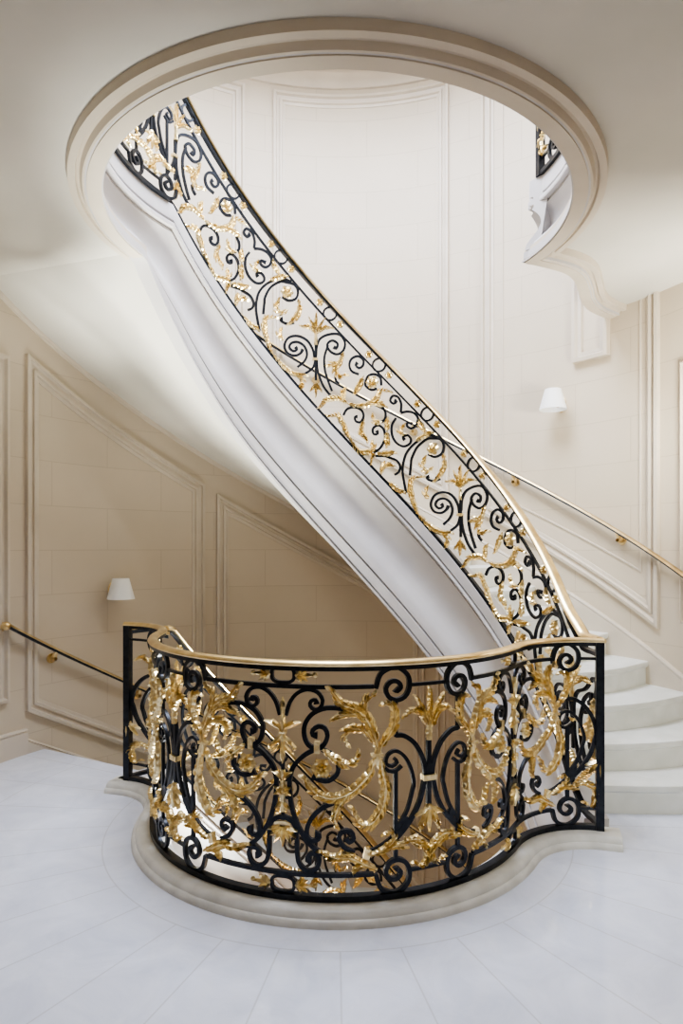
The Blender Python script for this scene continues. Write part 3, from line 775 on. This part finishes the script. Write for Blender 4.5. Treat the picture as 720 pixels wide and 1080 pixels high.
# upper landing balustrade, on the ring above: same design on a circle; bays only where they come into view
RU = 1.31; um = cyl_map(RU)
def us(p): return R(p)*RU
ub = [('N', us(151), us(164.5), 'both'), ('W', us(164.5), us(206), 'both'), ('N', us(206), us(219), 'both'), ('W', us(219), us(260), 'both'),
      ('N', us(260), us(273), 'both'), ('W', us(273), us(314), 'both'), ('N', us(314), us(327), 'both'), ('W', us(327), us(368), 'both'), ('N', us(368), us(375.5), 'L')]
balustrade('upper_balustrade', tuple(pol(RU, 270, 3.86)), 'black and gilt balustrade of the floor above seen through the round ceiling opening', um, 3.86, ub, (us(150.4), us(375.5)), (us(375.5),))

# ------------------------------------------------------------ flight balustrade
PER = 49.2
def flight_balustrade():
    root = empty('stair_balustrade', tuple(pol(RG, 45, 0)), 'black and gilt scrollwork stair balustrade sweeping up from the right to the ceiling opening', 'balustrade')
    f = fl_map
    zz = lambda p: min(max(zb_raw(p), .06) if p > -20 else .06, 3.86)
    def conv(l, off):      # (deg, v) -> (s, z)
        return [(R(p + 49.0 + off)*RG, v + zz(p + 49.0 + off)) for p, v in pairs(l)]
    def ok(l, off, lo=-12., hi=151.):
        ps = [p + 49.0 + off for p, v in pairs(l)]; return min(ps) > lo and max(ps) < hi
    def B(nm, fn, m='iron', angle=50):
        mb = MB(); fn(mb)
        if mb.v: mb.build(nm, M[m], root, angle=angle)
    def line(a, b, v): return [(R(lerp(a, b, i/90))*RG, v + zz(lerp(a, b, i/90))) for i in range(91)]
    A0, A1 = -12.5, 150.6
    B('bottom_rail', lambda mb: bar(mb, f, line(A0, A1, .012), .022, .032, raw=True))
    B('top_rail', lambda mb: bar(mb, f, line(A0, A1, .915), .022, .036, raw=True))
    B('inner_rail', lambda mb: bar(mb, f, line(0, A1, .785), .015, .016, raw=True))
    def cap(mb):
        rows = []
        for i in range(121):
            p = lerp(-13.2, A1, i/120); k = ss((8 - p)/16); v = lerp(.0, .055, k)
            if True:
                z0_ = zz(p) + v
                rows.append([f(R(p)*RG, z0_ + z, n) for n, z in ((-.030, .924), (-.035, .934), (-.028, .947), (-.010, .955), (.010, .955), (.028, .947), (.035, .934), (.030, .924))])
        mb.grid(rows, close_v=True); n = len(mb.v); mb.f += [tuple(range(8)), tuple(n-1-i for i in range(8))]
    B('handrail', cap, 'brass')
    for k in (-1, 0, 1, 2, 3):
        off = PER*(k - 1) + (0)
        for i, l in enumerate(DATA['Fi']):
            if ok(l, off): B('scroll', lambda mb: bar(mb, f, conv(l, off), .018, .014, curl=i in (0, 1, 3, 7, 9, 11, 13, 14, 15, 19)))
        for i, l in enumerate(DATA['Fg']):
            w_ = (.032, .024, .024, .034, .034)[i] if i < 5 else (.026 if i < 8 else .048)
            if ok(l, off): B('acanthus_leaf', lambda mb: acanthus(mb, f, conv(l, off), w_, r=.006, n0=.010), 'gold', 60)
        for dp, v in ((29.86, .667), (9.2, .640)):
            if ok([dp - PER, v], off): B('rosette', lambda mb: rosette(mb, f, *conv([dp - PER, v], off)[0], .048), 'gold', 60)
            elif ok([dp, v], off) and k == 2: pass
        for dp in (-5.2, 11.2, 27.6):
            q = 49.0 + off + dp
            if -2 < q < 149.5:
                c = (R(q)*RG, .853 + zz(q))
                B('oval_ring', lambda mb: bar(mb, f, [(c[0] + .050*math.cos(a), c[1] + .050*math.sin(a)) for a in [2*math.pi*j/24 for j in range(25)]], .014, .016, raw=True))
                for sg in (-1, 1):
                    q2 = q + sg*3.4
                    B('finial', lambda mb: rosette(mb, f, R(q2)*RG, .853 + zz(q2), .030), 'gold', 60)
        if ok([-.26, .377], off):
            B('collar', lambda mb: bar(mb, f, [(conv([-.26, .377], off)[0][0] + d, conv([-.26, .377], off)[0][1]) for d in (-.022, 0, .022)], .018, .028), 'gold')
            c = conv([-.5, .50, -.5, .22], off)
            B('centre_rod', lambda mb: bar(mb, f, c, .018, .014))
            c2 = conv([-.5, .49, -.5, .59], off)
            B('palmette_stem', lambda mb: tube(mb, f, c2, .015, .011, n0=.008), 'gold')
    return root
fb = flight_balustrade()
dup(fb, -FH, 'black and gilt scrollwork stair balustrade descending below the landing behind the balcony railing')
# level return of the lower stair rail to the left end post
mbr = empty('rail_return', tuple(pol(1.36, 156, .06)), 'short level iron and brass rail joining the left end post to the descending balustrade', 'handrail')
rm = lambda s, z, n=0: pol(lerp(1.33, 1.41, ss((s-150)/12)) - n, s, z)
for nm, zc, w_, t_, m_ in (('bottom_rail', .072, .022, .032, 'iron'), ('top_rail', 1.0, .022, .036, 'iron'), ('handrail', 1.024, .02, .062, 'brass')):
    mb = MB(); rows = []
    for i in range(13):
        a = lerp(150.3, 161.6, i/12); z = zc - (.06*ss((156 - a)/6) if zc > .5 else 0)
        rows.append([rm(a, z - w_/2, -t_/2), rm(a, z - w_/2, t_/2), rm(a, z + w_/2, t_/2), rm(a, z + w_/2, -t_/2)])
    mb.grid(rows, close_v=True); mb.f += [(0, 1, 2, 3), tuple(len(mb.v)-1-i for i in range(4))]
    mb.build(nm, M[m_], mbr)

# ------------------------------------------------------------ light
w = bpy.data.worlds.new('world'); sc.world = w; w.use_nodes = True
w.node_tree.nodes['Background'].inputs[0].default_value = (.9, .93, 1, 1); w.node_tree.nodes['Background'].inputs[1].default_value = .3
def area(name, loc, rot, size, power, c, shape='RECTANGLE', sy=None, spread=180):
    l = bpy.data.lights.new(name, 'AREA'); l.energy = power; l.color = c; l.size = size; l.shape = shape
    if shape == 'RECTANGLE': l.size_y = sy or size
    l.spread = R(spread)
    o = bpy.data.objects.new(name, l); col.objects.link(o); o.location = loc; o.rotation_euler = [R(a) for a in rot]; return o
def aim(o, to):
    o.rotation_euler = (Vector(to) - o.location).to_track_quat('-Z', 'Y').to_euler(); return o
area('well_light', (CX, CY, 6.05), (0, 0, 0), 2.6, 350, (.72, .80, 1.0), 'DISK')
# warm fill added behind the camera for the landing, not an actual window
area('landing_fill_back', (1.6, -2.3, 2.0), (90, 0, 12), 1.6, 14, (1.0, .93, .82), sy=1.8)
# lit wall lamp of the landing, out of view on the right
aim(area('wall_lamp_right', (2.25, 3.8, 2.3), (0, 0, 0), .4, 34, (1.0, 1.0, .92)), (2.35, 5.0, 2.9))
# light of the storey below, coming up the well
aim(area('lower_well_light', (-.5, 3.9, -2.2), (0, 0, 0), .6, 80, (.97, 1.0, .93), spread=50), (-1.35, 4.5, 3.2))
pl = bpy.data.lights.new('lower_storey_light', 'POINT'); pl.energy = 30; pl.color = (1.0, .72, .46); pl.shadow_soft_size = .25
po = bpy.data.objects.new('lower_storey_light', pl); col.objects.link(po); po.location = (.5, 4.2, -1.5)
aim(area('ceiling_fill_left', (-2.3, 3.4, 2.3), (0, 0, 0), .4, 4, (1.0, 1.0, .92)), (-1.7, 4.0, 3.4))  # weak fill added to brighten the left ceiling, no lamp hangs here
aim(area('riser_fill_side', (1.9, -.6, 1.9), (0, 0, 0), .8, 5.5, (.97, 1.0, .93), spread=55), (2.1, 4.5, .5))  # extra fill aimed at the step risers, no window on this side
sc.view_settings.view_transform = 'AgX'
sc.view_settings.look = 'AgX - Medium High Contrast'
sc.view_settings.exposure = .2
